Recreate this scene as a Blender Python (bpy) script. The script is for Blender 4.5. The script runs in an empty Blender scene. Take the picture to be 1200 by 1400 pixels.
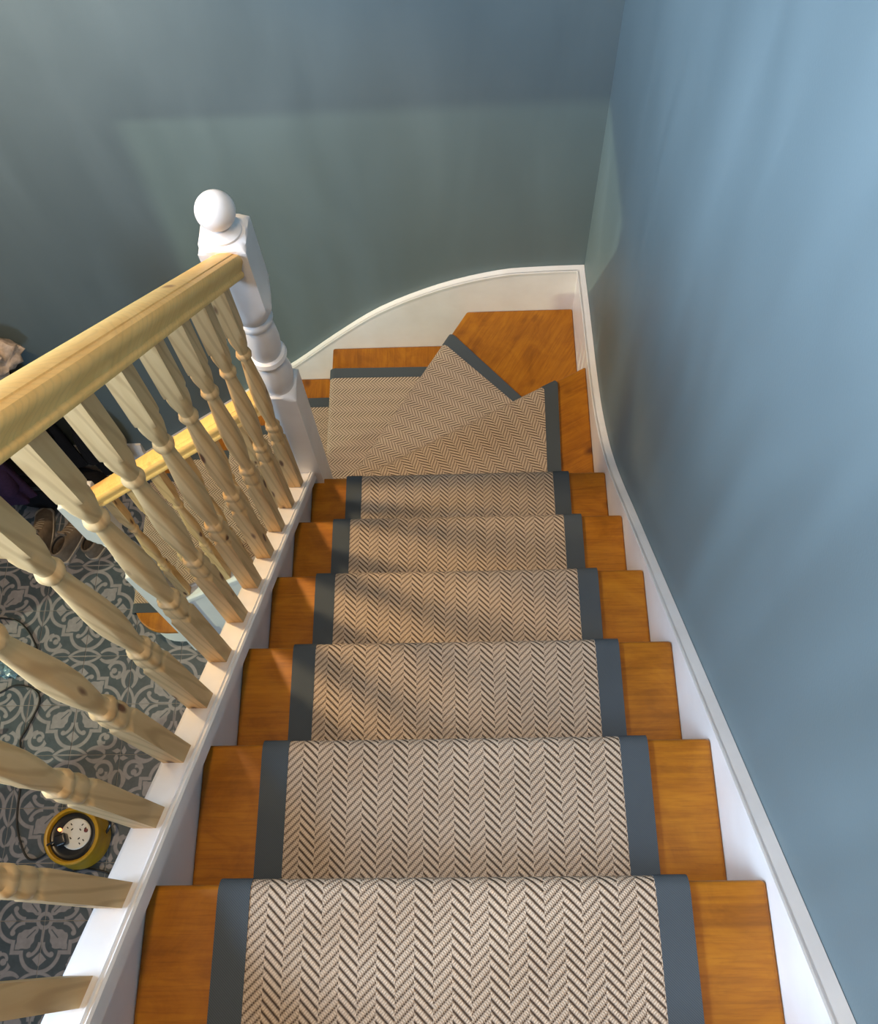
import bpy, bmesh, math, random
from mathutils import Vector, Matrix
random.seed(7)
D = bpy.data; SC = bpy.context.scene; COL = SC.collection
PI = math.pi

# ------------------------------------------------------------ camera
cam = D.cameras.new('camera'); camo = D.objects.new('camera', cam); COL.objects.link(camo)
cam.sensor_fit = 'HORIZONTAL'; cam.sensor_width = 36.0; cam.lens = 36.0*1300.45/1200.0
cam.clip_start = 0.02
R_ = Vector((0.99918584, -0.00639389, -0.03983428)); U_ = Vector((0.02222243, 0.91129995, 0.41114301))
F_ = Vector((-0.03367218, 0.41169349, -0.91070009))
camo.matrix_world = Matrix(((R_.x, U_.x, -F_.x, 0.431582), (R_.y, U_.y, -F_.y, -0.069389),
                            (R_.z, U_.z, -F_.z, 1.312514), (0, 0, 0, 1)))
SC.camera = camo

# ------------------------------------------------------------ world, light, exposure
w = D.worlds.new('world'); SC.world = w; w.use_nodes = True
w.node_tree.nodes['Background'].inputs[0].default_value = (0.62, 0.74, 0.9, 1)
w.node_tree.nodes['Background'].inputs[1].default_value = 0.25

def lamp(name, kind, loc, energy, color, target=None, **kw):
    l = D.lights.new(name, kind); l.energy = energy; l.color = color
    for k, v in kw.items(): setattr(l, k, v)
    o = D.objects.new(name, l); COL.objects.link(o); o.location = loc
    if target is not None:
        o.rotation_euler = (Vector(target)-Vector(loc)).to_track_quat('-Z', 'Y').to_euler()
    return o
# daylight through the tall window high in the left wall
lamp('window_daylight', 'AREA', (-2.12, -0.15, 1.60), 190, (0.58, 0.76, 1.0), (0.8, 0.75, 0.5), shape='RECTANGLE', size=1.3, size_y=1.3, spread=math.radians(118))
# warm pendant hanging over the stairwell
lamp('stairwell_pendant', 'POINT', (0.22, 0.0, 2.30), 58, (1.0, 0.70, 0.42), shadow_soft_size=0.10)
# warm shaded pendant over the hall
lamp('hall_pendant', 'SPOT', (-1.15, 1.15, 0.95), 135, (1.0, 0.70, 0.38), (-1.15, 1.15, -3), spot_size=math.radians(115), spot_blend=0.35, shadow_soft_size=0.10)
# daylight through the glazed front door under the landing
lamp('front_door_daylight', 'AREA', (-1.25, -2.95, -1.45), 52, (0.50, 0.75, 1.0), (-1.25, 1.0, -1.9), shape='RECTANGLE', size=0.85, size_y=1.9)
# lamp in the room beyond the hall doorway
lamp('side_room_lamp', 'POINT', (-5.0, -1.0, -0.57), 560, (0.92, 1.0, 0.66), shadow_soft_size=0.03)
SC.view_settings.view_transform = 'Standard'; SC.view_settings.look = 'None'
SC.view_settings.gamma = 1.0; SC.view_settings.use_curve_mapping = False
SC.view_settings.exposure = 0.35

# ------------------------------------------------------------ node helpers
class X:                                   # a socket with arithmetic
    nt = None
    def __init__(s, v): s.v = v
    @staticmethod
    def op(o, *a):
        n = X.nt.nodes.new('ShaderNodeMath'); n.operation = o
        for i, q in enumerate(a):
            if isinstance(q, X): q = q.v
            if isinstance(q, (int, float)): n.inputs[i].default_value = q
            else: X.nt.links.new(q, n.inputs[i])
        return X(n.outputs[0])
    def __add__(s, o): return X.op('ADD', s, o)
    __radd__ = __add__
    def __sub__(s, o): return X.op('SUBTRACT', s, o)
    def __rsub__(s, o): return X.op('SUBTRACT', o, s)
    def __mul__(s, o): return X.op('MULTIPLY', s, o)
    __rmul__ = __mul__
    def __truediv__(s, o): return X.op('DIVIDE', s, o)
def xabs(a): return X.op('ABSOLUTE', a)
def xmin(a, *b):
    for q in b: a = X.op('MINIMUM', a, q)
    return a
def xmax(a, *b):
    for q in b: a = X.op('MAXIMUM', a, q)
    return a
def xfr(a): return X.op('FRACT', a)
def xsin(a): return X.op('SINE', a)
def xlen(a, b): return X.op('SQRT', a*a+b*b)
def below(d, e=0.02):                      # 1 where d<0, soft edge e
    n = X.nt.nodes.new('ShaderNodeMapRange'); n.interpolation_type = 'SMOOTHSTEP'
    X.nt.links.new(d.v, n.inputs['Value'])
    n.inputs['From Min'].default_value = e/2; n.inputs['From Max'].default_value = -e/2
    return X(n.outputs[0])

class Mat:
    def __init__(s, name, rough=0.5, spec=0.5):
        s.m = D.materials.new(name); s.m.use_nodes = True; s.nt = s.m.node_tree; X.nt = s.nt
        s.b = s.nt.nodes['Principled BSDF']; s.b.inputs['Roughness'].default_value = rough
        s.b.inputs['Specular IOR Level'].default_value = spec
    def node(s, t, **kw):
        n = s.nt.nodes.new(t)
        for k, v in kw.items(): setattr(n, k, v)
        return n
    def coord(s, which='Object', scale=(1, 1, 1), offset=None):
        tc = s.node('ShaderNodeTexCoord'); mp = s.node('ShaderNodeMapping')
        s.nt.links.new(tc.outputs[which], mp.inputs[0]); mp.inputs['Scale'].default_value = scale
        if offset:                          # a shift per object, so copies do not share their grain
            oi = s.node('ShaderNodeObjectInfo'); vm = s.node('ShaderNodeVectorMath', operation='SCALE')
            vm.inputs[0].default_value = offset; s.nt.links.new(oi.outputs['Random'], vm.inputs['Scale'])
            s.nt.links.new(vm.outputs[0], mp.inputs['Location'])
        return mp.outputs[0]
    def noise(s, vec, scale, detail=3, rough=0.55, dist=0.0):
        n = s.node('ShaderNodeTexNoise'); s.nt.links.new(vec, n.inputs['Vector'])
        n.inputs['Scale'].default_value = scale; n.inputs['Detail'].default_value = detail
        n.inputs['Roughness'].default_value = rough; n.inputs['Distortion'].default_value = dist
        return n.outputs['Fac']
    def ramp(s, fac, stops):
        r = s.node('ShaderNodeValToRGB'); e = r.color_ramp.elements
        while len(e) < len(stops): e.new(0.5)
        for q, (p, c) in zip(e, stops): q.position = p; q.color = (*c, 1)
        s.nt.links.new(fac.v if isinstance(fac, X) else fac, r.inputs[0]); return r.outputs[0]
    def mix(s, fac, a, b, mode='MIX'):
        n = s.node('ShaderNodeMix', data_type='RGBA', blend_type=mode)
        for i, q in ((0, fac), (6, a), (7, b)):
            if isinstance(q, X): q = q.v
            if isinstance(q, (int, float)): n.inputs[i].default_value = q
            elif isinstance(q, tuple): n.inputs[i].default_value = (*q, 1)
            else: s.nt.links.new(q, n.inputs[i])
        return n.outputs[2]
    def color(s, c):
        if isinstance(c, tuple): s.b.inputs['Base Color'].default_value = (*c, 1)
        else: s.nt.links.new(c, s.b.inputs['Base Color'])
        return s
    def bump(s, h, strength=0.3, dist=0.002):
        n = s.node('ShaderNodeBump'); n.inputs['Strength'].default_value = strength; n.inputs['Distance'].default_value = dist
        s.nt.links.new(h.v if isinstance(h, X) else h, n.inputs['Height']); s.nt.links.new(n.outputs[0], s.b.inputs['Normal'])
        return s
    def rough(s, r):
        s.nt.links.new(r.v if isinstance(r, X) else r, s.b.inputs['Roughness']); return s

def mat_wall():
    m = Mat('teal_emulsion', 0.55, 0.4); v = m.coord()
    n = m.noise(v, 2.2, 4); n2 = m.noise(v, 260, 2)
    st = m.noise(m.coord(scale=(2.2, 2.2, 0.55)), 2.6, 3, 0.5, 0.6)             # uneven rolled coat
    c = m.mix(0.5, m.ramp(n, [(0.3, (0.100, 0.133, 0.142)), (0.7, (0.114, 0.150, 0.158))]), m.ramp(st, [(0.3, (0.090, 0.121, 0.130)), (0.7, (0.126, 0.166, 0.176))]))
    m.color(c).bump(n2, 0.10, 0.0015); m.rough(m.ramp(st, [(0.3, (0.50,)*3), (0.7, (0.62,)*3)]))
    return m.m
def mat_white():
    m = Mat('white_gloss_paint', 0.32, 0.5); v = m.coord()
    n = m.noise(v, 9, 4); m.color(m.ramp(n, [(0.3, (0.70, 0.675, 0.655)), (0.7, (0.77, 0.75, 0.73))])).bump(m.noise(v, 60, 2), 0.08, 0.001)
    return m.m
def mat_ceiling():
    m = Mat('white_ceiling_paint', 0.8); v = m.coord()
    m.color(m.ramp(m.noise(v, 3), [(0.3, (0.72, 0.71, 0.69)), (0.7, (0.78, 0.77, 0.75))])); return m.m
def mat_honey():
    m = Mat('honey_stained_pine', 0.42, 0.3); v = m.coord(scale=(2.0, 30, 30), offset=(7, 11, 5))
    v2 = m.coord(scale=(1.0, 1.4, 1.0), offset=(5, 3, 9))
    g = m.noise(v, 1.6, 6, 0.65, 1.6); blot = m.noise(v2, 9, 5, 0.65, 0.8); fine = m.noise(m.coord(scale=(9, 160, 160)), 1.5, 3, 0.6)
    c1 = m.ramp(g, [(0.28, (0.150, 0.046, 0.003)), (0.5, (0.29, 0.100, 0.004)), (0.72, (0.39, 0.152, 0.006))])
    c2 = m.mix(0.5, c1, m.ramp(blot, [(0.32, (0.165, 0.052, 0.003)), (0.5, (0.30, 0.106, 0.005)), (0.70, (0.42, 0.168, 0.008))]))
    c2 = m.mix(m.ramp(fine, [(0.30, (0.45,)*3), (0.48, (0, 0, 0))]), c2, (0.17, 0.055, 0.004))
    vo = m.node('ShaderNodeTexVoronoi'); vk = m.coord(scale=(5.5, 9.0, 1), offset=(13, 9, 0)); m.nt.links.new(vk, vo.inputs['Vector']); vo.inputs['Scale'].default_value = 1.0
    kn = m.ramp(vo.outputs['Distance'], [(0.05, (0.9,)*3), (0.17, (0, 0, 0))])
    c3 = m.mix(kn, c2, (0.075, 0.018, 0.003))
    m.color(c3).bump(g, 0.15, 0.001); m.rough(m.ramp(blot, [(0.3, (0.38,)*3), (0.7, (0.5,)*3)]))
    return m.m
def mat_pine(name, axis, gold=0.0):
    sc = {'z': (30, 30, 2.2), 'y': (30, 0.7, 30), 'x': (0.7, 30, 30)}[axis]
    m = Mat(name, 0.5, 0.4); v = m.coord(scale=sc, offset=(9, 7, 11))
    g = m.noise(v, 1.3, 4, 0.55, 0.9)
    wv = m.node('ShaderNodeTexWave', wave_type='RINGS', rings_direction='SPHERICAL'); m.nt.links.new(v, wv.inputs['Vector'])
    wv.inputs['Scale'].default_value = 1.1; wv.inputs['Distortion'].default_value = 5; wv.inputs['Detail'].default_value = 2
    c = m.ramp(g, [(0.3, (0.56, 0.345, 0.145)), (0.7, (0.65, 0.43, 0.20))]) if not gold else m.ramp(g, [(0.3, (0.76, 0.44, 0.125)), (0.7, (0.84, 0.52, 0.17))])
    c = m.mix(m.ramp(wv.outputs['Fac'], [(0.0, (0.55,)*3 if not gold else (0.14,)*3), (0.35, (0, 0, 0))]), c, (0.40, 0.23, 0.085))
    ks = {'z': (24, 24, 7), 'y': (9, 2.2, 9), 'x': (2.4, 9, 9)}[axis]
    vo = m.node('ShaderNodeTexVoronoi'); m.nt.links.new(m.coord(scale=ks, offset=(17, 13, 19)), vo.inputs['Vector']); vo.inputs['Scale'].default_value = 1
    c = m.mix(m.ramp(vo.outputs['Distance'], [(0.09 if not gold else 0.05, (1, 1, 1)), (0.16 if not gold else 0.11, (0, 0, 0))]), c, (0.13, 0.045, 0.014) if not gold else (0.42, 0.20, 0.06))
    m.color(c).bump(g, 0.1, 0.0008); return m.m
def mat_carpet():
    m = Mat('herringbone_wool', 0.95, 0.1)
    uv = m.node('ShaderNodeTexCoord').outputs['UV']; sp = m.node('ShaderNodeSeparateXYZ'); m.nt.links.new(uv, sp.inputs[0])
    u, v = X(sp.outputs[0]), X(sp.outputs[1])
    P, Q = 0.047, 0.0121
    fr = xfr(u/P); tri = xabs(fr-0.5)*P; left = X.op('LESS_THAN', fr, 0.5)
    s = xfr((v+tri)/Q+left*0.5)
    rope = xmin(xsin(s*PI)*1.22, 1.0)                      # 1 over the strand, 0 in the groove
    bead = xsin((v-tri)*(2*PI/0.0044))*0.5+0.5
    nz = X(m.noise(m.coord('UV'), 520, 2)); big = X(m.noise(m.coord('UV'), 5, 3))
    h = rope*(1-0.22*bead)+left*bead*(1-rope)*0.60-left*bead*rope*0.10
    f = h*0.80+nz*0.34-0.12+big*0.12
    m.color(m.ramp(f, [(0.20, (0.062, 0.042, 0.030)), (0.52, (0.245, 0.182, 0.132)), (0.92, (0.58, 0.460, 0.342))]))
    m.bump(h+nz*0.4, 0.8, 0.003); return m.m
def mat_binding():
    m = Mat('slate_cotton_binding', 0.9, 0.15); uv = m.node('ShaderNodeTexCoord').outputs['UV']; sp = m.node('ShaderNodeSeparateXYZ'); m.nt.links.new(uv, sp.inputs[0])
    u, v = X(sp.outputs[0]), X(sp.outputs[1]); t = xsin((u+v)*(2*PI/0.0032))*0.5+0.5
    m.color(m.ramp(t, [(0.0, (0.046, 0.056, 0.064)), (1.0, (0.070, 0.083, 0.093))])).bump(t, 0.3, 0.0006); return m.m
TS = 0.2095                                                # tile pitch
def mat_tile():
    m = Mat('encaustic_print', 0.45, 0.4); tc = m.node('ShaderNodeTexCoord'); sp = m.node('ShaderNodeSeparateXYZ')
    m.nt.links.new(tc.outputs['Object'], sp.inputs[0]); x, y = X(sp.outputs[0])/TS, X(sp.outputs[1])/TS
    def quat(a, b):                                        # lobes and stepped square round one flower
        return xmin(xlen(a, b-0.50)-0.355, xlen(a-0.50, b)-0.355, xmax(a, b)-0.53)
    q0 = quat(x, y)
    def lens_at(a, b): return xmax(xlen(a, b-0.329)-0.459, xlen(a, b+0.329)-0.459)
    lens = xmin(lens_at(x, y-1.0), lens_at(y, x-1.0))
    band = xmin(xmax(xabs(q0)-0.034, 0.0-lens), xabs(lens)-0.026)
    hi, lo = xmax(x, y), xmin(x, y)                        # fold on the diagonal
    r = xlen(x, y)
    ring = xabs(r-0.120)-0.036
    stem = xmax(lo-0.026, xabs(hi-0.27)-0.13)
    tip = xabs(hi-0.645)*1.0+lo*0.92-0.120                 # diamond
    arm = xmax(xabs(xlen(hi-0.36, lo-0.27)-0.235)-0.030, 0.36-hi, lo-0.20)
    blob = xlen(hi-0.565, lo-0.205)-0.047
    gap = xmax(xabs(xlen(hi-0.36, lo-0.27)-0.279)-0.012, 0.38-hi, lo-0.15)
    d1, d2 = (x+y)*0.7071, xabs(x-y)*0.7071               # along and across the diagonal leaf
    wid = xmin((d1-0.20)*0.50+0.05, (0.70-d1)*0.74)+xsin(d1*40)*0.012
    leaf = xmax(d2-wid, 0.15-d1)
    vein = xmax(d2-0.010, xabs(d1-0.31)-0.10)
    flower = xmax(xmin(ring, stem, xmax(tip, 0.0-gap), arm, blob, leaf), 0.0-vein)
    # scroll filling the outer corner
    sx, sy = x-0.70, y-0.70
    scroll = xmax(xabs(xlen(sx, sy)-0.165)-0.036, -0.15-(sx*1.1+sy*0.9))
    eye = xmin(xlen(sx+0.045, sy+0.015)-0.058, xmax(xabs(xlen(sx+0.015, sy+0.06)-0.085)-0.028, sy+0.03))
    tail = xmax(xabs(xlen(x-1.10, y-0.50)-0.235)-0.050+xabs(y-0.55)*0.14, y-0.70, 0.30-y)
    sprig = xmax(xabs(xlen(x-0.50, y-1.12)-0.245)-0.048+xabs(x-0.52)*0.14, x-0.72, 0.30-x)
    leaf2 = xmax(xabs(x-0.93)+xabs(y-0.93)*0.5-0.05, 0.0-lens)
    outer = xmax(xmin(scroll, eye, tail, sprig, leaf2), 0.060-q0, 0.05-lens)
    inner = xmax(flower, q0+0.05)
    midl = xmin(xmax(xabs(y-1.0)-0.014, lens+0.03), xmax(xabs(x-1.0)-0.014, lens+0.03))
    light = xmax(below(band, 0.02), below(inner, 0.02), below(outer, 0.02), below(midl, 0.015))
    light = light*1.0
    nz = m.noise(m.coord(), 45, 4); n3 = m.noise(m.coord(scale=(1, 1, 1), offset=(3, 5, 7)), 6, 3)
    dark = m.ramp(nz, [(0.3, (0.032, 0.050, 0.066)), (0.7, (0.048, 0.070, 0.090))])
    pale = m.ramp(nz, [(0.3, (0.190, 0.186, 0.204)), (0.7, (0.240, 0.235, 0.252))])
    c = m.mix(light, dark, pale)
    c = m.mix(m.ramp(n3, [(0.35, (0.14,)*3), (0.65, (0, 0, 0))]), c, (0.12, 0.11, 0.11))
    m.color(c); m.bump(nz, 0.06, 0.001); return m.m
def mat_plain(name, c, rough=0.5, spec=0.5, var=0.12, scale=30, bump=0.0, metallic=0.0):
    m = Mat(name, rough, spec); v = m.coord(offset=(3, 5, 7)); n = m.noise(v, scale, 3)
    a = tuple(q*(1-var) for q in c); b = tuple(min(1, q*(1+var)) for q in c)
    m.color(m.ramp(n, [(0.3, a), (0.7, b)])); m.b.inputs['Metallic'].default_value = metallic
    if bump: m.bump(n, bump, 0.004)
    return m.m
M = dict(wall=mat_wall(), white=mat_white(), ceiling=mat_ceiling(), honey=mat_honey(), pine=mat_pine('bare_pine_upright', 'z'),
         pine_y=mat_pine('bare_pine_rail_main', 'y', 1.0), pine_x=mat_pine('bare_pine_rail_lower', 'x', 1.0), carpet=mat_carpet(), binding=mat_binding(),
         tile=mat_tile(), grout=mat_plain('grout', (0.30, 0.29, 0.28), 0.9), underfloor=mat_plain('grey_landing_carpet', (0.28, 0.25, 0.22), 0.95),
         yellow=mat_plain('yellow_plastic', (0.42, 0.235, 0.006), 0.38, var=0.08), black=mat_plain('black_plastic', (0.012, 0.013, 0.016), 0.3),
         socket=mat_plain('white_socket_plastic', (0.62, 0.61, 0.57), 0.4, var=0.05), rubber=mat_plain('black_rubber', (0.010, 0.010, 0.011), 0.5),
         coat=mat_plain('black_cloth', (0.010, 0.010, 0.012), 0.95, 0.1, bump=0.3), purple=mat_plain('dark_purple_knit', (0.035, 0.018, 0.045), 0.95, 0.1, bump=0.5, scale=90),
         fur=mat_plain('cream_brown_fleece', (0.42, 0.34, 0.28), 0.95, 0.1, var=0.45, scale=24, bump=0.8),
         suede=mat_plain('taupe_suede', (0.20, 0.155, 0.115), 0.85, 0.2, var=0.25, scale=22, bump=0.3), sole=mat_plain('pale_sole_rubber', (0.34, 0.30, 0.25), 0.7),
         lace=mat_plain('beige_lace', (0.36, 0.30, 0.23), 0.8), lining=mat_plain('dark_lining', (0.03, 0.026, 0.024), 0.95),
         orange=mat_plain('orange_plastic', (0.55, 0.12, 0.02), 0.4), steel=mat_plain('dull_steel', (0.35, 0.35, 0.36), 0.35, metallic=1.0, var=0.05))
def mat_clear():
    m = Mat('pale_blue_clear_plastic', 0.12, 0.5); m.color((0.45, 0.68, 0.80)); m.b.inputs['Transmission Weight'].default_value = 0.75; m.b.inputs['IOR'].default_value = 1.3
    m.bump(m.noise(m.coord(), 30, 3), 0.5, 0.01); return m.m
M['clear'] = mat_clear()
def mat_led():
    m = Mat('lit_neon_indicator', 0.4); m.color((0.8, 0.2, 0.05)); m.b.inputs['Emission Color'].default_value = (1, 0.28, 0.08, 1); m.b.inputs['Emission Strength'].default_value = 3; return m.m
M['led'] = mat_led()

# ------------------------------------------------------------ mesh helpers
def link(o, parent=None):
    COL.objects.link(o)
    if parent: o.parent = parent
    return o
def tag(o, label=None, cat=None, group=None, kind=None):
    if label: o['label'] = label
    if cat: o['category'] = cat
    if group: o['group'] = group
    if kind: o['kind'] = kind
    return o
def thing(name, label, cat, loc=(0, 0, 0), rz=0.0, group=None):
    o = link(D.objects.new(name, None)); o.location = loc; o.rotation_euler.z = rz; o.empty_display_size = 0.05
    return tag(o, label, cat, group)
def obj(name, bm, mat, parent=None, angle=35, frame=None):
    """one mesh object. frame = (loc, rotz): geometry is given in the parent's space, and the object gets that frame of its own"""
    bmesh.ops.recalc_face_normals(bm, faces=bm.faces)
    for f in bm.faces: f.smooth = True
    for e in bm.edges:
        if len(e.link_faces) == 2 and e.calc_face_angle(0) > math.radians(angle): e.smooth = False
    me = D.meshes.new(name)
    if frame:
        mt = Matrix.Translation(frame[0]) @ Matrix.Rotation(frame[1], 4, 'Z'); bm.transform(mt.inverted())
    bm.to_mesh(me); bm.free(); me.materials.append(mat)
    o = link(D.objects.new(name, me), parent)
    if frame: o.location = frame[0]; o.rotation_euler.z = frame[1]
    return o
def box(bm, x0, x1, y0, y1, z0, z1):
    v = [bm.verts.new((x, y, z)) for x in (x0, x1) for y in (y0, y1) for z in (z0, z1)]
    for q in ((0, 1, 3, 2), (4, 6, 7, 5), (0, 4, 5, 1), (2, 3, 7, 6), (0, 2, 6, 4), (1, 5, 7, 3)): bm.faces.new([v[i] for i in q])
def boxes(*bb, bev=0.0, seg=2):
    bm = bmesh.new()
    for b in bb: box(bm, *b)
    if bev: bmesh.ops.bevel(bm, geom=bm.edges[:], offset=bev, segments=seg, profile=0.6, affect='EDGES')
    return bm
def prism(pts, a, b, f, bev=0.0, seg=3):
    """closed polygon pts (2-D) extruded from a to b; f(p, q, t) -> xyz"""
    bm = bmesh.new(); A = [bm.verts.new(f(p[0], p[1], a)) for p in pts]; B = [bm.verts.new(f(p[0], p[1], b)) for p in pts]
    n = len(pts); bm.faces.new(A); bm.faces.new(B[::-1])
    for i in range(n): bm.faces.new((A[i], B[i], B[(i+1) % n], A[(i+1) % n]))
    if bev:
        bmesh.ops.recalc_face_normals(bm, faces=bm.faces)
        bmesh.ops.bevel(bm, geom=bm.edges[:], offset=bev, segments=seg, profile=0.5, affect='EDGES', clamp_overlap=True)
    return bm
XY = lambda p, q, t: (p, q, t)
YZ = lambda p, q, t: (t, p, q)
XZ = lambda p, q, t: (p, t, q)
def turned(prof, half=None, seg=32, bm=None, at=(0, 0, 0)):
    """lathe profile [(z, r)]; with half, the turning of a square blank of that half width"""
    bm = bm or bmesh.new(); rings = []
    for z, r in prof:
        ring = []
        for i in range(seg):
            t = 2*PI*i/seg; c, s = math.cos(t), math.sin(t)
            rr = r if half is None else min(r, half/max(abs(c), abs(s)))
            ring.append(bm.verts.new((at[0]+rr*c, at[1]+rr*s, at[2]+z)))
        rings.append(ring)
    for a, b in zip(rings, rings[1:]):
        for i in range(seg): bm.faces.new((a[i], a[(i+1) % seg], b[(i+1) % seg], b[i]))
    bm.faces.new(rings[0][::-1]); bm.faces.new(rings[-1])
    return bm
def spline(pts, n=6):
    P = [Vector(p) for p in pts]; P = [2*P[0]-P[1]]+P+[2*P[-1]-P[-2]]; out = []
    for i in range(1, len(P)-2):
        for k in range(n):
            t = k/n; a, b, c, d = P[i-1:i+3]
            out.append(0.5*((2*b)+(c-a)*t+(2*a-5*b+4*c-d)*t*t+(3*b-a-3*c+d)*t**3))
    return out+[P[-2]]
def tube(pts, r, seg=8, bm=None):
    bm = bm or bmesh.new(); rings = []
    for i, p in enumerate(pts):
        d = (pts[min(i+1, len(pts)-1)]-pts[max(i-1, 0)]).normalized(); up = Vector((0, 0, 1)) if abs(d.z) < 0.95 else Vector((0, 1, 0))
        s = d.cross(up).normalized(); u = s.cross(d)
        rings.append([bm.verts.new(p+r*(math.cos(2*PI*k/seg)*s+math.sin(2*PI*k/seg)*u)) for k in range(seg)])
    for a, b in zip(rings, rings[1:]):
        for i in range(seg): bm.faces.new((a[i], a[(i+1) % seg], b[(i+1) % seg], b[i]))
    bm.faces.new(rings[0][::-1]); bm.faces.new(rings[-1]); return bm
def copy_of(o, parent, loc, rz=0.0):
    c = o.copy(); COL.objects.link(c); c.parent = parent; c.location = loc; c.rotation_euler.z = rz; return c

# ------------------------------------------------------------ measures (metres; origin: left end of the first visible nosing)
G, RI = 0.21767, 0.20121            # going and rise of the main flight
K = RI/G
G2 = 0.230; K2 = RI/G2              # lower flight
FL = -13*RI                         # hall floor
WX, BY = 0.82, 1.945                # right wall, back wall
SX, SY = 0.797, 1.921               # inner faces of the wall strings
LX, FY, TOP = -2.2, -3.0, 2.7       # left wall, front wall, ceiling
LANDY, LANDZ = -2*G-0.02, 3*RI

# ------------------------------------------------------------ the setting
def struct(name, bm, mat, label, cat): return tag(obj(name, bm, mat), label, cat, kind='structure')
struct('wall_right', boxes((WX, WX+0.12, FY, BY+0.12, FL-0.1, TOP)), M['wall'], 'blue grey painted wall running down beside the stairs', 'wall')
struct('wall_back', boxes((LX-0.12, WX, BY, BY+0.12, FL-0.1, TOP)), M['wall'], 'teal painted wall at the foot of the winding stairs', 'wall')
dy0, dy1, dz = 0.165, 0.830, -0.557
struct('wall_left', boxes((LX-0.12, LX, FY, dy0, FL-0.1, TOP), (LX-0.12, LX, dy1, BY, FL-0.1, TOP), (LX-0.12, LX, dy0, dy1, dz, TOP)), M['wall'], 'hall wall with a doorway to the side room', 'wall')
struct('wall_front', boxes((LX-0.12, WX+0.12, FY-0.12, FY, FL-0.1, TOP)), M['wall'], 'wall behind the landing', 'wall')
struct('ceiling', boxes((LX-0.12, WX+0.12, FY-0.12, BY+0.12, TOP, TOP+0.1)), M['ceiling'], 'white ceiling over the stairwell', 'ceiling')
struct('floor_landing_and_shade_slab', boxes((LX, WX, FY, LANDY, LANDZ-0.22, LANDZ), (LX, -0.62, LANDY, 0.62, LANDZ-0.22, LANDZ)), M['underfloor'], 'carpeted landing at the head of the stairs with an added unseen slab shading the hall', 'floor')  # second box: unseen slab added to keep the window light off the hall
floor = struct('floor', boxes((LX, WX, FY, BY, FL-0.10, FL-0.003)), M['grout'], 'hall floor of slate blue and pale grey patterned tiles', 'floor')
# tiles: the flower sits on one corner of every tile, so four turned tiles make one medallion
bm = bmesh.new(); g = 0.0012; box(bm, g, TS-g, g, TS-g, -0.006, 0.0)
bmesh.ops.bevel(bm, geom=[e for e in bm.edges if all(v.co.z > -1e-6 for v in e.verts)], offset=0.0012, segments=1, affect='EDGES')
tile0 = None; fx, fy = -1.245, 0.852
for i in range(-5, 6):
    for j in range(-10, 6):
        x0, y0 = fx+i*TS, fy+j*TS
        if x0 < LX+0.001 or x0+TS > 0.03 or y0+TS > BY or y0 < -1.1: continue
        ei, ej = i % 2 == 0, j % 2 == 0                    # which corner carries the flower
        loc, rz = {(True, True): ((x0, y0), 0), (False, True): ((x0+TS, y0), PI/2),
                   (False, False): ((x0+TS, y0+TS), PI), (True, False): ((x0, y0+TS), -PI/2)}[(ei, ej)]
        if tile0 is None: tile0 = obj('tile', bm, M['tile'], floor); tile0.location = (*loc, FL); tile0.rotation_euler.z = rz
        else: copy_of(tile0, floor, (*loc, FL), rz)
# skirting with a moulded top along the back wall, left of the stairs
sk = [(BY, FL), (BY, FL+0.28), (BY-0.010, FL+0.28), (BY-0.014, FL+0.262), (BY-0.022, FL+0.250), (BY-0.022, FL)]
struct('baseboard_back', prism(sk, LX, -1.02, YZ), M['white'], 'tall white skirting board along the back wall of the hall', 'baseboard')

# ------------------------------------------------------------ staircase
stair = thing('staircase', 'honey stained pine staircase with white strings winding left down to the hall', 'staircase', (0.4, 0, FL))
SO = Vector((0.4, 0, FL))
def part(name, bm, mat, parent=stair, frame=None, angle=35):
    off = Vector(parent.matrix_basis.translation) if parent else Vector()
    bm.transform(Matrix.Translation(-off))
    if frame: frame = (Vector(frame[0])-off, frame[1])
    return obj(name, bm, mat, parent, angle, frame)
TT = 0.026                                                 # tread thickness
def tread(poly, z, dirn, mid):
    part('tread', prism(poly, z-TT, z, XY, bev=0.007), M['honey'], frame=((mid[0], mid[1], z), dirn))
def riser(a, b, z0, z1, n, dirn):
    """board under the nosing from a to b (plan), facing n"""
    n = Vector((*n, 0)); a = Vector((*a, 0)); b = Vector((*b, 0)); t = 0.014
    pl = [a, b, b-n*t, a-n*t]
    part('riser', prism([(p.x, p.y) for p in pl], z0, z1, XY), M['honey'], frame=(((a.x+b.x)/2, (a.y+b.y)/2, z0), dirn))
NO = 0.020                                                 # nosing overhang
for i in range(-2, 6):                                     # straight flight: nosing i at y = i*G, z = -i*RI
    y, z = i*G, -i*RI
    tread([(0.0, y), (SX, y), (SX, y-G-NO-0.012), (0.0, y-G-NO-0.012)], z, 0, (0.4, y-0.1))
    riser((0.0, y-NO), (SX, y-NO), z-RI, z-TT+0.001, (0, 1), 0)
N1a, N1b = (0.034, 1.1475), (SX, 1.555)                    # winder nosings
N2a, N2b = (0.008, 1.212), (0.4325, SY)
N3x = -0.062
z6, z7, z8 = -6*RI, -7*RI, -8*RI
n1 = Vector((-(N1b[1]-N1a[1]), N1b[0]-N1a[0])).normalized(); n2 = Vector((-(N2b[1]-N2a[1]), N2b[0]-N2a[0])).normalized()
a1 = math.atan2(-n1.x, n1.y); a2 = math.atan2(-n2.x, n2.y)
def off(p, n, d): return (p[0]-n.x*d, p[1]-n.y*d)
tread([N1a, N1b, (SX, 5*G-NO-0.012), (0.034, 5*G-NO-0.012)], z6, a1, (0.4, 1.25))
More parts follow.
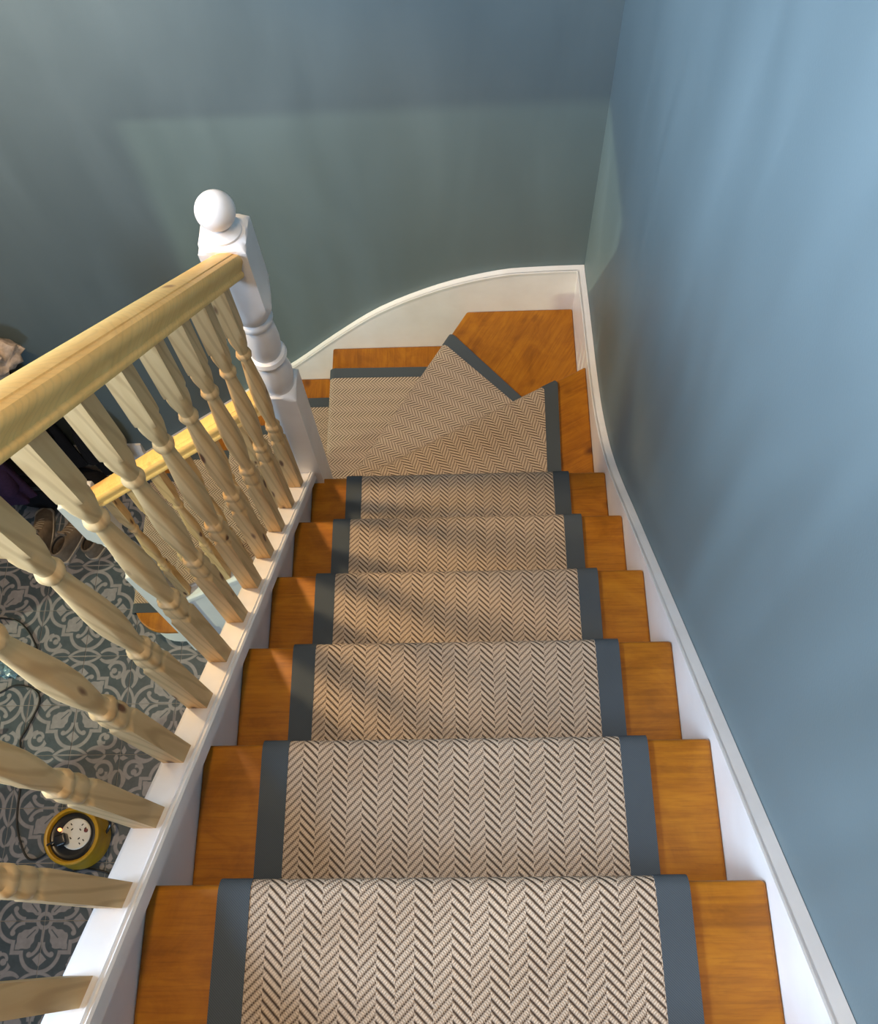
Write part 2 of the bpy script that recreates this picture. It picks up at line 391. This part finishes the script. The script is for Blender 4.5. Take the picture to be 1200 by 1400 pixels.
riser(off(N1a, n1, NO), off(N1b, n1, NO), z7, z6-TT+0.001, n1, a1)
b1 = off(N1a, n1, NO+0.012); b2 = off(N1b, n1, NO+0.012)
tread([N2a, N2b, (SX, SY), (SX, b2[1]), b1], z7, a2, (0.5, 1.6))
riser(off(N2a, n2, NO), off(N2b, n2, NO), z8, z7-TT+0.001, n2, a2)
c1 = off(N2a, n2, NO+0.012); c2 = off(N2b, n2, NO+0.012)
tread([(N3x, 1.150), (N3x, SY), (c2[0], SY), c1, (c1[0], 1.150)], z8, PI/2, (0.1, 1.6))
riser((N3x+NO, 1.150), (N3x+NO, SY), z8-RI, z8-TT+0.001, (-1, 0), PI/2)
YI = 1.133                                                 # inner face of the lower flight's string
for k in range(1, 4):
    x, z = N3x-k*G2, z8-k*RI
    tread([(x, YI), (x, SY), (x+G2+NO+0.012, SY), (x+G2+NO+0.012, YI)], z, PI/2, (x+0.1, 1.5))
    riser((x+NO, YI), (x+NO, SY), z-RI, z-TT+0.001, (-1, 0), PI/2)
xb, zb = N3x-4*G2, z8-4*RI                                 # bottom step with a bullnose end
arc = [(xb+0.14-0.14*math.sin(t), 1.10+0.14-0.14*math.cos(t)) for t in [k*PI/16 for k in range(9)]]
tread(arc+[(xb, SY), (xb+G2+NO+0.012, SY), (xb+G2+NO+0.012, 1.10)], zb, PI/2, (xb+0.1, 1.5))
arc2 = [(xb+0.02+0.125-0.125*math.sin(t), 1.12+0.125-0.125*math.cos(t)) for t in [k*PI/16 for k in range(9)]]
part('riser', prism(arc2+[(xb+0.02, SY), (xb+0.05, SY), (xb+0.25, 1.30), (xb+0.25, 1.12)], FL, zb-TT+0.001, XY), M['white'])

# strings: closed outlines, top edge first
def S(y, s): return -K*y+s                                  # main pitch line
rt = [(LANDY-0.3, LANDZ+0.16), (LANDY-0.02, LANDZ+0.16), (LANDY+0.10, S(LANDY+0.10, 0.04)), (0.88, S(0.88, 0.04))]+[tuple(p)[:2] for p in spline([(0.96, -0.849, 0), (1.08, -0.953, 0), (1.2, -1.036, 0), (1.343, -1.103, 0), (1.50, -1.142, 0), (1.65, -1.163, 0), (1.80, -1.184, 0), (SY, -1.205, 0)], 4)]
part('wall_string', prism(rt+[(BY-0.001, -1.205), (BY-0.001, -1.75), (1.1, -1.35), (LANDY-0.3, LANDZ-0.25)], SX, WX-0.001, YZ, bev=0.0), M['white'])
part('string_bead', (lambda bm: bm)(prism([(p[0], p[1]) for p in rt]+[(p[0], p[1]-0.007) for p in rt[::-1]], SX-0.003, SX+0.004, YZ)), M['white'])
bt = [tuple(p)[:2] for p in spline([(SX, -1.205, 0), (0.68, -1.207, 0), (0.536, -1.219, 0), (0.341, -1.281, 0), (0.133, -1.396, 0), (-0.046, -1.549, 0), (-0.218, -1.715, 0), (-0.40, -1.868, 0)], 4)]+[(-1.02, -1.868-0.62*K2)]
part('wall_string', prism(bt+[(-1.02, FL), (xb+0.01, FL), (-0.2, -2.15), (SX, -1.75)], SY, BY-0.001, XZ), M['white'])
part('string_bead', prism(bt+[(p[0], p[1]-0.007) for p in bt[::-1]], SY-0.003, SY+0.004, XZ), M['white'])
# outer strings and the panels under them
RAIL = 0.050
e0 = LANDY-0.03
part('outer_string', prism([(e0, S(e0, 0.022)), (1.08, S(1.08, 0.022)), (1.08, S(1.08, -0.30)), (e0, S(e0, -0.30))], -0.030, 0.0, YZ), M['white'])
part('spandrel_panel', prism([(e0, S(e0, -0.29)), (1.08, S(1.08, -0.29)), (1.08, FL), (e0, FL)], -0.026, -0.012, YZ), M['white'])
def S2(x, s): return z8+K2*(x-N3x)+s                        # lower pitch line (x runs negative)
RAIL2 = 0.118
LNX = -0.715                                               # lower newel centre
part('outer_string', prism([(-0.05, S2(-0.05, 0.090)), (LNX+0.04, S2(LNX+0.04, 0.090)), (LNX+0.04, S2(LNX+0.04, -0.27)), (-0.05, S2(-0.05, -0.27))], 1.101, YI, XZ), M['white'])
part('spandrel_panel', prism([(-0.05, S2(-0.05, -0.26)), (LNX+0.04, max(FL, S2(LNX+0.04, -0.26))), (LNX+0.04, FL), (-0.05, FL)], 1.106, 1.118, XZ), M['white'])

# ------------------------------------------------------------ carpet runner
run = thing('stair_runner', 'beige herringbone stair runner with slate grey bound edges laid over the treads', 'stair runner', (0.4, 0.5, FL))
CT = 0.007
def carpet(poly, z, n, drop, mat, name, parent, thick=CT, uo=0.0, uflip=1):
    """poly: plan points, the first two lie on the nosing edge; laid on the tread, rolled over the nosing and down the riser"""
    n = Vector(n[:2] if not isinstance(n, Vector) else n).normalized(); e = Vector((n.y, -n.x))
    r = TT/2+thick                                         # roll radius round the nosing
    P = [Vector(p) for p in poly]; a, b = P[0], P[1]; o = Vector((0.0, 0.0))
    base = a.dot(n)
    prof = [(-r+thick*0, thick)]                           # (out, height) from the nosing line
    prof = []
    for k in range(0, 9):
        t = PI/2-k*PI/8; prof.append((-TT/2+r*math.cos(t), -TT/2+r*math.sin(t)))
    prof += [(-NO+thick+0.001, -TT-thick+0.001), (-NO+thick, -TT-thick-0.012), (-NO+thick, -drop+thick)]
    L = [0.0]
    for p, q in zip(prof, prof[1:]): L.append(L[-1]+math.hypot(q[0]-p[0], q[1]-p[1]))
    bm = bmesh.new(); uv = bm.loops.layers.uv.new('UV')
    def face(vs, uvs):
        f = bm.faces.new(vs)
        for l, q in zip(f.loops, uvs): l[uv].uv = q
    def U(p): return (p.dot(e)-uo)*uflip
    a0, b0 = a-n*(TT/2), b-n*(TT/2)                        # where the roll starts
    flat = [a0, b0]+P[2:]
    vt = [bm.verts.new((p.x, p.y, z+thick)) for p in flat]
    face(vt, [(U(p), p.dot(n)-base) for p in flat])
    vb = [bm.verts.new((p.x, p.y, z+0.0005)) for p in flat]
    m_ = len(flat)
    for i in range(1, m_):
        j = (i+1) % m_
        face((vt[i], vt[j], vb[j], vb[i]), [(U(flat[i]), flat[i].dot(n)-base), (U(flat[j]), flat[j].dot(n)-base), (U(flat[j])+0.004, flat[j].dot(n)-base), (U(flat[i])+0.004, flat[i].dot(n)-base)])
    pa, pb = vt[0], vt[1]; ins = []
    for k in range(1, len(prof)):
        d, h = prof[k]; qa, qb = a+n*d, b+n*d
        na, nb = bm.verts.new((qa.x, qa.y, z+h)), bm.verts.new((qb.x, qb.y, z+h))
        v0, v1 = -TT/2+L[k-1], -TT/2+L[k]
        face((pa, pb, nb, na), [(U(a), v0), (U(b), v0), (U(b), v1), (U(a), v1)])
        for s, (p0, p1, pt) in enumerate(((pa, na, a), (pb, nb, b))):   # closed side edges
            if k < 10:
                f0 = prof[k-1]; c0 = (max(f0[0]-thick, -TT/2) if f0[0] > -TT/2 else f0[0])
                def inn(pr):
                    t = math.hypot(pr[0]+TT/2, pr[1]+TT/2); sc = (t-thick)/t if t > 1e-6 else 1
                    return (-TT/2+(pr[0]+TT/2)*sc, -TT/2+(pr[1]+TT/2)*sc)
                i0, i1 = inn(prof[k-1]), inn(prof[k])
                w0 = bm.verts.new((pt.x+n.x*i0[0], pt.y+n.y*i0[0], z+i0[1])); w1 = bm.verts.new((pt.x+n.x*i1[0], pt.y+n.y*i1[0], z+i1[1]))
                face((p0, p1, w1, w0), [(U(pt), v0), (U(pt), v1), (U(pt)+0.004, v1), (U(pt)+0.004, v0)])
        pa, pb = na, nb
    offv = Vector(parent['_o']) if '_o' in parent else Vector((0.4, 0.5, FL))
    bm.transform(Matrix.Translation(-offv))
    return obj(name, bm, mat, parent, angle=50)
def runner_step(field, binds, z, n, drop, **kw):
    f = carpet(field, z, n, drop, M['carpet'], 'carpet_step', run, **kw)
    for b in binds:
        o = carpet(b, z, n, drop, M['binding'], 'binding', run, thick=CT+0.0012)
        o.parent = f
    return f
xa, xb1, xc, xd = 0.095, 0.137, 0.655, 0.698
def quad(x0, x1, y1, y0): return [(x0, y1), (x1, y1), (x1, y0), (x0, y0)]
for i in range(-2, 6):
    y, z = i*G, -i*RI; yb = y-G-NO+0.010
    if i == -2: yb = LANDY
    runner_step(quad(xb1, xc, y, yb), [quad(xa, xb1, y, yb), quad(xc, xd, y, yb)], z, (0, 1), RI, uo=xb1)
def on1(x): return (x, N1a[1]+(x-N1a[0])*(N1b[1]-N1a[1])/(N1b[0]-N1a[0]))
def on2(x): return (x, N2a[1]+(x-N2a[0])*(N2b[1]-N2a[1])/(N2b[0]-N2a[0]))
yr = 5*G-NO+0.010
runner_step([on1(0.115), on1(0.658), (0.656, yr), (0.115, yr)], [[on1(0.658), on1(0.700), (0.697, yr), (0.656, yr)]], z6, n1, RI, uo=0.1)
def bk1(x): p = on1(x); return off(p, n1, NO-0.010)
runner_step([on2(0.022), on2(0.3505), bk1(0.652), bk1(0.10)], [[on2(0.3505), on2(0.3755), bk1(0.676), bk1(0.652)]], z7, n2, RI, uo=0.2)
def bk2(y): x = N2a[0]+(y-N2a[1])*(N2b[0]-N2a[0])/(N2b[1]-N2a[1]); return off((x, y), n2, NO-0.010)
runner_step([(N3x, 1.225), (N3x, 1.788), bk2(1.788), bk2(1.225)], [[(N3x, 1.788), (N3x, 1.829), bk2(1.829), bk2(1.788)], [(N3x, 1.185), (N3x, 1.225), bk2(1.225), (0.0, 1.185)]], z8, (-1, 0), RI, uo=1.225)
for k in range(1, 5):
    x, z = N3x-k*G2, z8-k*RI; xx = x+G2+NO-0.010
    def q2(y0, y1): return [(x, y0), (x, y1), (xx, y1), (xx, y0)]
    runner_step(q2(1.225, 1.788), [q2(1.788, 1.829), q2(1.185, 1.225)], z, (-1, 0), RI, uo=1.225)

# ------------------------------------------------------------ balustrades
NC = (-0.011, 1.117)                                       # newel centre
HN = 0.044
def newel_profile(zb, blk, z_turn0, z_turn1, top):
    """square foot to blk, turned middle, square head, collar under the ball"""
    B = 0.09
    a, b = z_turn0, z_turn1; h = b-a
    return [(zb, B), (a-0.014, B), (a-0.010, 0.0622), (a-0.003, 0.053), (a+0.003, 0.046), (a+0.007, 0.0405), (a+0.016, 0.0385), (a+0.030, 0.0425), (a+0.055, 0.0435), (a+0.085, 0.0385),
            (a+0.108, 0.034), (a+0.112, 0.041), (a+0.122, 0.0445), (a+0.132, 0.041), (a+0.136, 0.034),
            (a+0.150, 0.0365), (a+0.180, 0.0390), (a+0.215, 0.0370), (a+0.242, 0.0325), (a+0.246, 0.0375), (a+0.255, 0.0400), (a+0.264, 0.0375), (a+0.267, 0.034),
            (a+0.274, 0.037), (a+0.286, 0.0435), (a+0.300, 0.0500), (a+0.318, 0.0570), (a+0.336, 0.0622), (a+0.338, B), (top-0.016, B), (top-0.011, 0.0622), (top-0.004, 0.0525), (top, 0.042), (top+0.001, 0.036),
            (top+0.006, 0.036), (top+0.011, 0.030), (top+0.016, 0.0255), (top+0.022, 0.024)]
def newel(parent, cx, cy, zb, zt0, top, name='newel_post'):
    bm = turned(newel_profile(zb, 0, zt0, 0, top), HN, 48, at=(cx, cy, 0))
    n = part(name, bm, M['white'], parent)
    r = 0.0365; pr = [(-r*math.cos(k*PI/20)+0, max(0.0004, r*math.sin(k*PI/20))) for k in range(21)]
    b = turned(pr, None, 40, at=(cx, cy, top+0.020+r*0.93)); b.transform(Matrix.Translation(-parent.matrix_basis.translation))
    o = obj('ball_cap', b, M['white'], n, 60); return n
bal = thing('balustrade', 'bare pine handrail and turned balusters with white ball topped newel beside the upper flight', 'balustrade', (-0.015, 0.4, FL))
newel(bal, NC[0], NC[1], -1.45, -0.565, -0.045)
newel(bal, -0.011, LANDY-0.075, LANDZ-0.30, LANDZ+0.50, LANDZ+1.02)
hprof = [(-0.0285, -0.013), (-0.0275, -0.007), (-0.0245, -0.0025), (-0.0185, -0.0005), (-0.0155, -0.0005), (-0.0145, 0.0012), (-0.008, 0.0026), (0, 0.003)]
hprof = hprof+[(-p[0], p[1]) for p in hprof[-2::-1]]
low = [(0.0275, -0.018), (0.0245, -0.024), (0.0225, -0.031), (0.0225, -0.034), (0.0255, -0.037), (0.0265, -0.041), (0.0255, -0.045), (0.021, -0.046)]
hprof = hprof+low+[(-p[0], p[1]) for p in low[::-1]]
bprof = [(-0.029, -0.024), (-0.029, -0.0065), (-0.026, -0.003), (-0.020, 0.0), (0.0155, 0.0), (0.0165, 0.0045), (0.0195, 0.006), (0.0215, 0.0035), (0.0235, 0.0035), (0.0255, 0.0055), (0.0285, 0.0025), (0.029, -0.002), (0.029, -0.024)]
def swept(prof, P0, P1, side):
    """profile (across, up) swept from P0 to P1; 'up' is square to the slope"""
    P0, P1 = Vector(P0), Vector(P1); d = (P1-P0).normalized(); s = Vector(side); u = s.cross(d).normalized()
    if u.z < 0: u = -u
    L = (P1-P0).length
    return prism(prof, 0, L, lambda p, q, t: tuple(P0+d*t+s*p+u*q))
HS = 0.936; hx = -0.006
yt = LANDY-0.04
part('handrail', swept(hprof, (hx, yt, S(yt, HS)), (hx, 1.09, S(1.09, HS)), (1, 0, 0)), M['pine_y'], bal, frame=((hx, 0.4, 0.5), 0))
bx = -0.012
part('base_rail', swept(bprof, (bx, yt, S(yt, RAIL)), (bx, 1.09, S(1.09, RAIL)), (1, 0, 0)), M['white'], bal)
bp = [(-0.03, 0.05), (0.232, 0.05), (0.238, 0.0225), (0.245, 0.0190), (0.251, 0.0155), (0.257, 0.0150), (0.262, 0.0185), (0.272, 0.0200), (0.284, 0.0188), (0.294, 0.0150), (0.298, 0.0142),
      (0.302, 0.0175), (0.309, 0.0185), (0.316, 0.0165), (0.320, 0.0130), (0.334, 0.0120), (0.355, 0.0138), (0.385, 0.0168), (0.415, 0.0188), (0.440, 0.0192), (0.470, 0.0182), (0.505, 0.0160), (0.545, 0.0132),
      (0.580, 0.0112), (0.590, 0.0108), (0.594, 0.0150), (0.601, 0.0165), (0.608, 0.0148), (0.612, 0.0118), (0.620, 0.0120), (0.634, 0.0150), (0.650, 0.0178), (0.664, 0.0190), (0.672, 0.0175), (0.676, 0.0215), (0.690, 0.030), (0.694, 0.05), (0.852, 0.05)]
BH = 0.0155; bxc = -0.0185
b0 = None; BS = 0.1026
for k in range(-4, 12):
    y = -0.117+BS*k
    if y < LANDY+0.02: continue
    loc = Vector((bxc, y, S(y, RAIL)))-Vector(bal.location)
    if b0 is None: b0 = obj('baluster', turned(bp, BH, 32), M['pine'], bal); b0.location = loc
    else: copy_of(b0, bal, loc)
bal2 = thing('balustrade', 'low pine handrail and balusters over the bottom steps between the two white newels', 'balustrade', (-0.37, 1.117, FL))
HS2 = 1.010; LY = 1.117
part('handrail', swept(hprof, (-0.035, LY, S2(-0.035, HS2)), (LNX+0.02, LY, S2(LNX+0.02, HS2)), (0, 1, 0)), M['pine_x'], bal2, frame=((-0.35, LY, -0.8), 0))
part('base_rail', swept(bprof, (-0.035, LY, S2(-0.035, RAIL2)), (LNX+0.02, LY, S2(LNX+0.02, RAIL2)), (0, 1, 0)), M['white'], bal2)
newel(bal2, LNX, LY, FL+0.02, -1.70, -1.125)
for x in (-0.145, -0.242, -0.339, -0.436, -0.533, -0.625):
    c = copy_of(b0, bal2, Vector((x, LY, S2(x, RAIL2)))-Vector(bal2.location))

# ------------------------------------------------------------ cable reel on the tiles
reel = thing('cable_reel', 'yellow cable reel with white socket plate lying on the patterned tiles', 'cable reel', (-1.138, 0.312, FL), 0.35)
prof = [(0.0, 0.098), (0.006, 0.112), (0.020, 0.116), (0.055, 0.110), (0.095, 0.107), (0.118, 0.109), (0.128, 0.106), (0.131, 0.100), (0.129, 0.094), (0.112, 0.090), (0.111, 0.03)]
obj('drum', turned(prof, None, 48), M['yellow'], reel)
hub = obj('recessed_face', turned([(0.100, 0.089), (0.114, 0.089), (0.117, 0.082), (0.114, 0.074), (0.116, 0.066), (0.116, 0.01)], None, 40), M['black'], reel)
pl = turned([(0.112, 0.058), (0.121, 0.058), (0.124, 0.054), (0.124, 0.01)], None, 36); pl.transform(Matrix.Translation((0.016, 0.002, 0)))
plate = obj('socket_plate', pl, M['socket'], reel)
for q in range(4):
    t = q*PI/2+0.4; cx, cy = 0.016+0.033*math.cos(t), 0.002+0.033*math.sin(t); c, s = math.cos(t), math.sin(t)
    for (u, v, l, w) in ((-0.010, 0, 0.0022, 0.0048), (0.007, 0.009, 0.0042, 0.0020), (0.007, -0.009, 0.0042, 0.0020)):
        px, py = cx+u*c-v*s, cy+u*s+v*c
        bm = boxes((-l, l, -w, w, 0.1235, 0.1248)); bm.transform(Matrix.Translation((px, py, 0)) @ Matrix.Rotation(t, 4, 'Z'))
        obj('pin_slot', bm, M['black'], plate)
bm = turned([(0.123, 0.0075), (0.128, 0.0075), (0.1295, 0.005)], None, 16); bm.transform(Matrix.Translation((0.058, 0.0, 0))); obj('cut_out_button', bm, mat_plain('dark_red_plastic', (0.12, 0.02, 0.02), 0.4), reel)
bm = boxes((-0.058, -0.012, -0.026, 0.018, 0.116, 0.158), bev=0.010, seg=3); obj('plug', bm, M['black'], reel)
bm = turned([(0.115, 0.007), (0.126, 0.006), (0.128, 0.002)], None, 12); bm.transform(Matrix.Translation((-0.040, 0.040, 0))); obj('indicator_light', bm, M['led'], reel)
bm = tube(spline([(0.105, -0.02, 0.05), (0.135, 0.0, 0.075), (0.138, 0.03, 0.085), (0.125, 0.055, 0.07), (0.10, 0.06, 0.05)], 5), 0.006); obj('carry_handle', bm, M['black'], reel)
def cable(name, pts, label, r=0.0042):
    c = link(D.objects.new(name, None)); D.objects.remove(c)
    P = [Vector(p) for p in pts]; o = obj(name, tube(spline(P, 8), r), M['rubber'], None, 60, frame=((P[0].x, P[0].y, FL), 0)); return tag(o, label, 'cable')
zc = FL+0.0045
cable('power_cable', [(x, y, zc) for x, y in [(-1.75, 0.84), (-1.66, 0.87), (-1.585, 0.907), (-1.527, 0.935), (-1.446, 0.921), (-1.409, 0.87), (-1.436, 0.772), (-1.463, 0.696), (-1.424, 0.615), (-1.428, 0.519), (-1.423, 0.407), (-1.403, 0.329), (-1.357, 0.248), (-1.313, 0.237)]]+[(-1.268, 0.258, FL+0.03), (-1.244, 0.270, FL+0.10), (-1.215, 0.283, FL+0.136), (-1.175, 0.295, FL+0.140)], 'black power cable snaking over the tiles to the yellow reel')
cable('power_cable', [(x, y, zc) for x, y in [(-1.80, 1.22), (-1.72, 1.24), (-1.647, 1.24), (-1.562, 1.221), (-1.497, 1.16), (-1.453, 1.078), (-1.462, 1.03), (-1.50, 1.012)]], 'black cable curving over the tiles to the crumpled blue plastic')
cable('power_cable', [(x, y, zc) for x, y in [(-1.165, 0.188), (-1.12, 0.200), (-1.089, 0.198), (-1.032, 0.188), (-0.97, 0.16)]], 'short black cable end trailing from under the yellow reel')

# crumpled clear plastic bag
def lump(seed, rx, ry, rz, n=20, m=14, amp=0.2, freq=2.3, zmin=0.0, power=1.0):
    from mathutils import noise
    bm = bmesh.new(); rows = []
    for j in range(m+1):
        ph = -PI/2+PI*j/m; row = []
        for i in range(n):
            t = 2*PI*i/n; d = Vector((math.cos(ph)*math.cos(t), math.cos(ph)*math.sin(t), math.sin(ph)))
            k = 1+amp*noise.noise(d*freq+Vector((seed*3.1, seed*1.7, seed)))+amp*0.5*noise.noise(d*freq*2.3+Vector((seed, 5, 9)))
            c = Vector([math.copysign(abs(q)**power, q) for q in d])
            row.append(bm.verts.new((c.x*rx*k, c.y*ry*k, max(zmin, c.z*rz*k+rz))))
        rows.append(row)
    for a, b in zip(rows, rows[1:]):
        for i in range(n): bm.faces.new((a[i], a[(i+1) % n], b[(i+1) % n], b[i]))
    bmesh.ops.remove_doubles(bm, verts=bm.verts, dist=1e-5)
    return bm
o = obj('plastic_bag', lump(4, 0.075, 0.055, 0.026, 26, 16, 0.55, 2.6, 0.001), M['clear'], None, 40, frame=((0, 0, 0), 0)); o.location = (-1.575, 1.02, FL+0.0005)
tag(o, 'crumpled pale blue clear plastic bag lying on the tiles', 'bag')
# orange handled screwdriver
t = thing('screwdriver', 'orange handled screwdriver lying on the tiles beside the black cable', 'tool', (-1.605, 0.722, FL+0.0125), -2.9)
bm = turned([(0, 0.006), (0.004, 0.0105), (0.02, 0.0125), (0.05, 0.0120), (0.075, 0.0098), (0.088, 0.0118), (0.096, 0.0085), (0.100, 0.006)], None, 12); bm.transform(Matrix.Rotation(PI/2, 4, 'Y') @ Matrix.Translation((0, 0, -0.05))); obj('handle', bm, M['orange'], t)
bm = turned([(0, 0.003), (0.085, 0.003), (0.092, 0.0035), (0.1, 0.001)], None, 10); bm.transform(Matrix.Rotation(PI/2, 4, 'Y') @ Matrix.Translation((0, 0, 0.045))); obj('blade', bm, M['steel'], t)

# ------------------------------------------------------------ shoes
def shoe_outline(t):                                       # t 0 heel .. 1 toe : half width left, right
    w = 0.031+0.013*math.sin(min(1, t*1.15)*PI*0.9-0.35) if t < 0.9 else 0.040*math.sqrt(max(0, 1-((t-0.9)/0.1)**2))*0.98
    if t < 0.08: w = 0.034*math.sqrt(max(0.0, 1-((0.08-t)/0.08)**2))*0.95+0.002
    return max(0.003, w)
def make_shoe(loc, rz, label, cat='shoe', group=None):
    s = thing('ankle_boot', label, cat, loc, rz, group); Ln = 0.265; N = 18
    ts = [0.0, 0.02, 0.05, 0.09]+[0.09+k*(0.81/10) for k in range(1, 11)]+[0.93, 0.96, 0.985, 1.0]
    bm = bmesh.new(); lo = [(t*Ln-0.10, shoe_outline(t)+0.004) for t in ts]
    pts = [(w, y) for y, w in lo]+[(-w, y) for y, w in lo[::-1]]
    obj('sole', prism(pts, 0.0, 0.022, XY, bev=0.003, seg=1), M['sole'], s)
    # upper: rings up from the sole, opening over the heel
    bm = bmesh.new(); rows = []
    hts = [0.0, 0.25, 0.5, 0.7, 0.85, 1.0]
    n = 28
    for h in hts:
        row = []
        for i in range(n):
            a = 2*PI*i/n; cy, cx = math.cos(a), math.sin(a)
            y = 0.5+0.5*cy
            tt = y; w = shoe_outline(max(0.005, min(0.995, tt)))
            by, bxx = tt*Ln-0.10, (w if cx >= 0 else -w)*min(1, abs(cx)*1.8)
            oy, ox = -0.045+0.055*cy, 0.030*cx             # collar ring
            k = h**1.25
            z = 0.020+0.085*h
            row.append(bm.verts.new((bxx*(1-k)*(1.0-0.05*h)+ox*k, by*(1-k)+oy*k, z-0.028*max(0, cy)*h*(1-h)*2)))
        rows.append(row)
    for a, b in zip(rows, rows[1:]):
        for i in range(n): bm.faces.new((a[i], a[(i+1) % n], b[(i+1) % n], b[i]))
    # turn in the collar
    inn = []
    for dz, sc in ((0.004, 0.90), (-0.004, 0.82), (-0.06, 0.78)):
        inn.append([bm.verts.new((0.030*math.sin(2*PI*i/n)*sc, -0.045+0.055*math.cos(2*PI*i/n)*sc, 0.105+dz)) for i in range(n)])
    for a, b in zip([rows[-1]]+inn, inn):
        for i in range(n): bm.faces.new((a[i], a[(i+1) % n], b[(i+1) % n], b[i]))
    up = obj('upper', bm, M['suede'], s, 60)
    obj('lining', turned([(0.044, 0.02), (0.046, 0.02)], None, 16, at=(0, -0.045, 0)), M['lining'], s)
    bm = bmesh.new(); rr = [[bm.verts.new((0.0243*math.sin(2*PI*i/n), -0.045+0.0445*math.cos(2*PI*i/n), z)) for i in range(n)] for z in (0.048, 0.103)]
    for i in range(n): bm.faces.new((rr[0][i], rr[0][(i+1) % n], rr[1][(i+1) % n], rr[1][i]))
    bm.faces.new(rr[0]); obj('lining', bm, M['lining'], s)
    for k in range(5):
        y = 0.018+k*0.017; z = 0.103-k*0.0125; w = 0.022-k*0.0006
        obj('lace', tube(spline([(-w, y, z-0.010), (-w*0.4, y+0.002, z+0.000), (w*0.4, y+0.006, z+0.000), (w, y+0.008, z-0.012)], 4), 0.0026, 6), M['lace'], s)
    obj('tongue', (lambda b: b)(boxes((-0.018, 0.018, 0.0, 0.012, 0.080, 0.128), bev=0.005)), M['suede'], s)
    return s
make_shoe((-1.385, 1.585, FL), -0.28, 'taupe suede ankle boot with its dark opening in view on the tiles')
make_shoe((-1.510, 1.60, FL), 0.12, 'taupe ankle boot close beside the black holdall bag')
make_shoe((-1.245, 1.60, FL), -0.35, 'taupe ankle boot turned towards the bottom step of the stairs')

# ------------------------------------------------------------ coats on the back wall and a bag under them
def garment(name, label, x, yoff, ztop, zbot, wtop, wbot, dep, mat, seed, cat='coat'):
    from mathutils import noise
    t = thing(name, label, cat, (x, BY-yoff, zbot)); bm = bmesh.new(); rows = []; n, m = 40, 22; H = ztop-zbot
    for j in range(m+1):
        s = j/m; z = H*s; e = math.sqrt(max(0.0, 1-max(0, (s-0.80)/0.20)**2)); w = (wbot+(wtop-wbot)*s)/2*(0.35+0.65*e); d = dep*(0.35+0.65*e)*(0.8+0.2*math.sin(s*3))
        row = []
        for i in range(n):
            a = 2*PI*i/n; fold = 1+0.14*math.sin(a*7+seed+s*2.0)*(1-s*0.6)+0.10*noise.noise(Vector((math.cos(a)*2, math.sin(a)*2, s*3+seed)))
            y = -dep*0.52+d*0.46*math.sin(a)*fold
            row.append(bm.verts.new((w*math.cos(a)*min(fold, 1.06), min(-0.004, max(-dep, y)), z)))
        rows.append(row)
    for a, b in zip(rows, rows[1:]):
        for i in range(n): bm.faces.new((a[i], a[(i+1) % n], b[(i+1) % n], b[i]))
    bm.faces.new(rows[0]); bm.faces.new(rows[-1])
    obj('body', bm, mat, t, 70)
    for sd in (-1, 1):
        P = spline([(sd*wtop*0.22, -dep*0.45, H*0.93), (sd*wtop*0.34, -dep*0.55, H*0.75), (sd*wtop*0.36, -dep*0.66, H*0.52), (sd*wtop*0.34, -dep*0.72, H*0.33)], 5)
        obj('sleeve', tube(P, min(0.05, dep*0.27), 12), mat, t, 70)
    return t
c = garment('hooded_coat', 'black hooded coat with cream and brown fleece hood hanging on the back wall', -1.44, 0.0, -1.50, -2.36, 0.34, 0.36, 0.17, M['coat'], 1.0)
bm = lump(2, 0.125, 0.085, 0.085, 30, 20, 0.34, 2.6, -1); bm.transform(Matrix.Translation((0.125, -0.095, 0.775))); obj('fleece_hood', bm, M['fur'], c, 70)
garment('hanging_coat', 'plain black coat hanging between the hooded coat and the foot of the stairs', -1.135, 0.0, -2.02, -2.40, 0.15, 0.16, 0.14, M['coat'], 4.0)
garment('knitted_jacket', 'dark purple knitted jacket hanging in front of the hooded coat', -1.56, 0.19, -1.92, -2.30, 0.24, 0.26, 0.14, M['purple'], 7.0, 'jacket')
bg = thing('holdall_bag', 'black soft holdall bag on the floor under the hanging coats', 'bag', (-1.45, 1.83, FL))
obj('body', lump(9, 0.25, 0.088, 0.095, 36, 20, 0.08, 1.6, 0.0, 0.75), M['coat'], bg, 70)
obj('strap', tube(spline([(-0.12, -0.03, 0.16), (-0.10, -0.05, 0.19), (0.0, -0.06, 0.205), (0.10, -0.05, 0.19), (0.12, -0.03, 0.16)], 6), 0.008, 8), M['rubber'], bg)
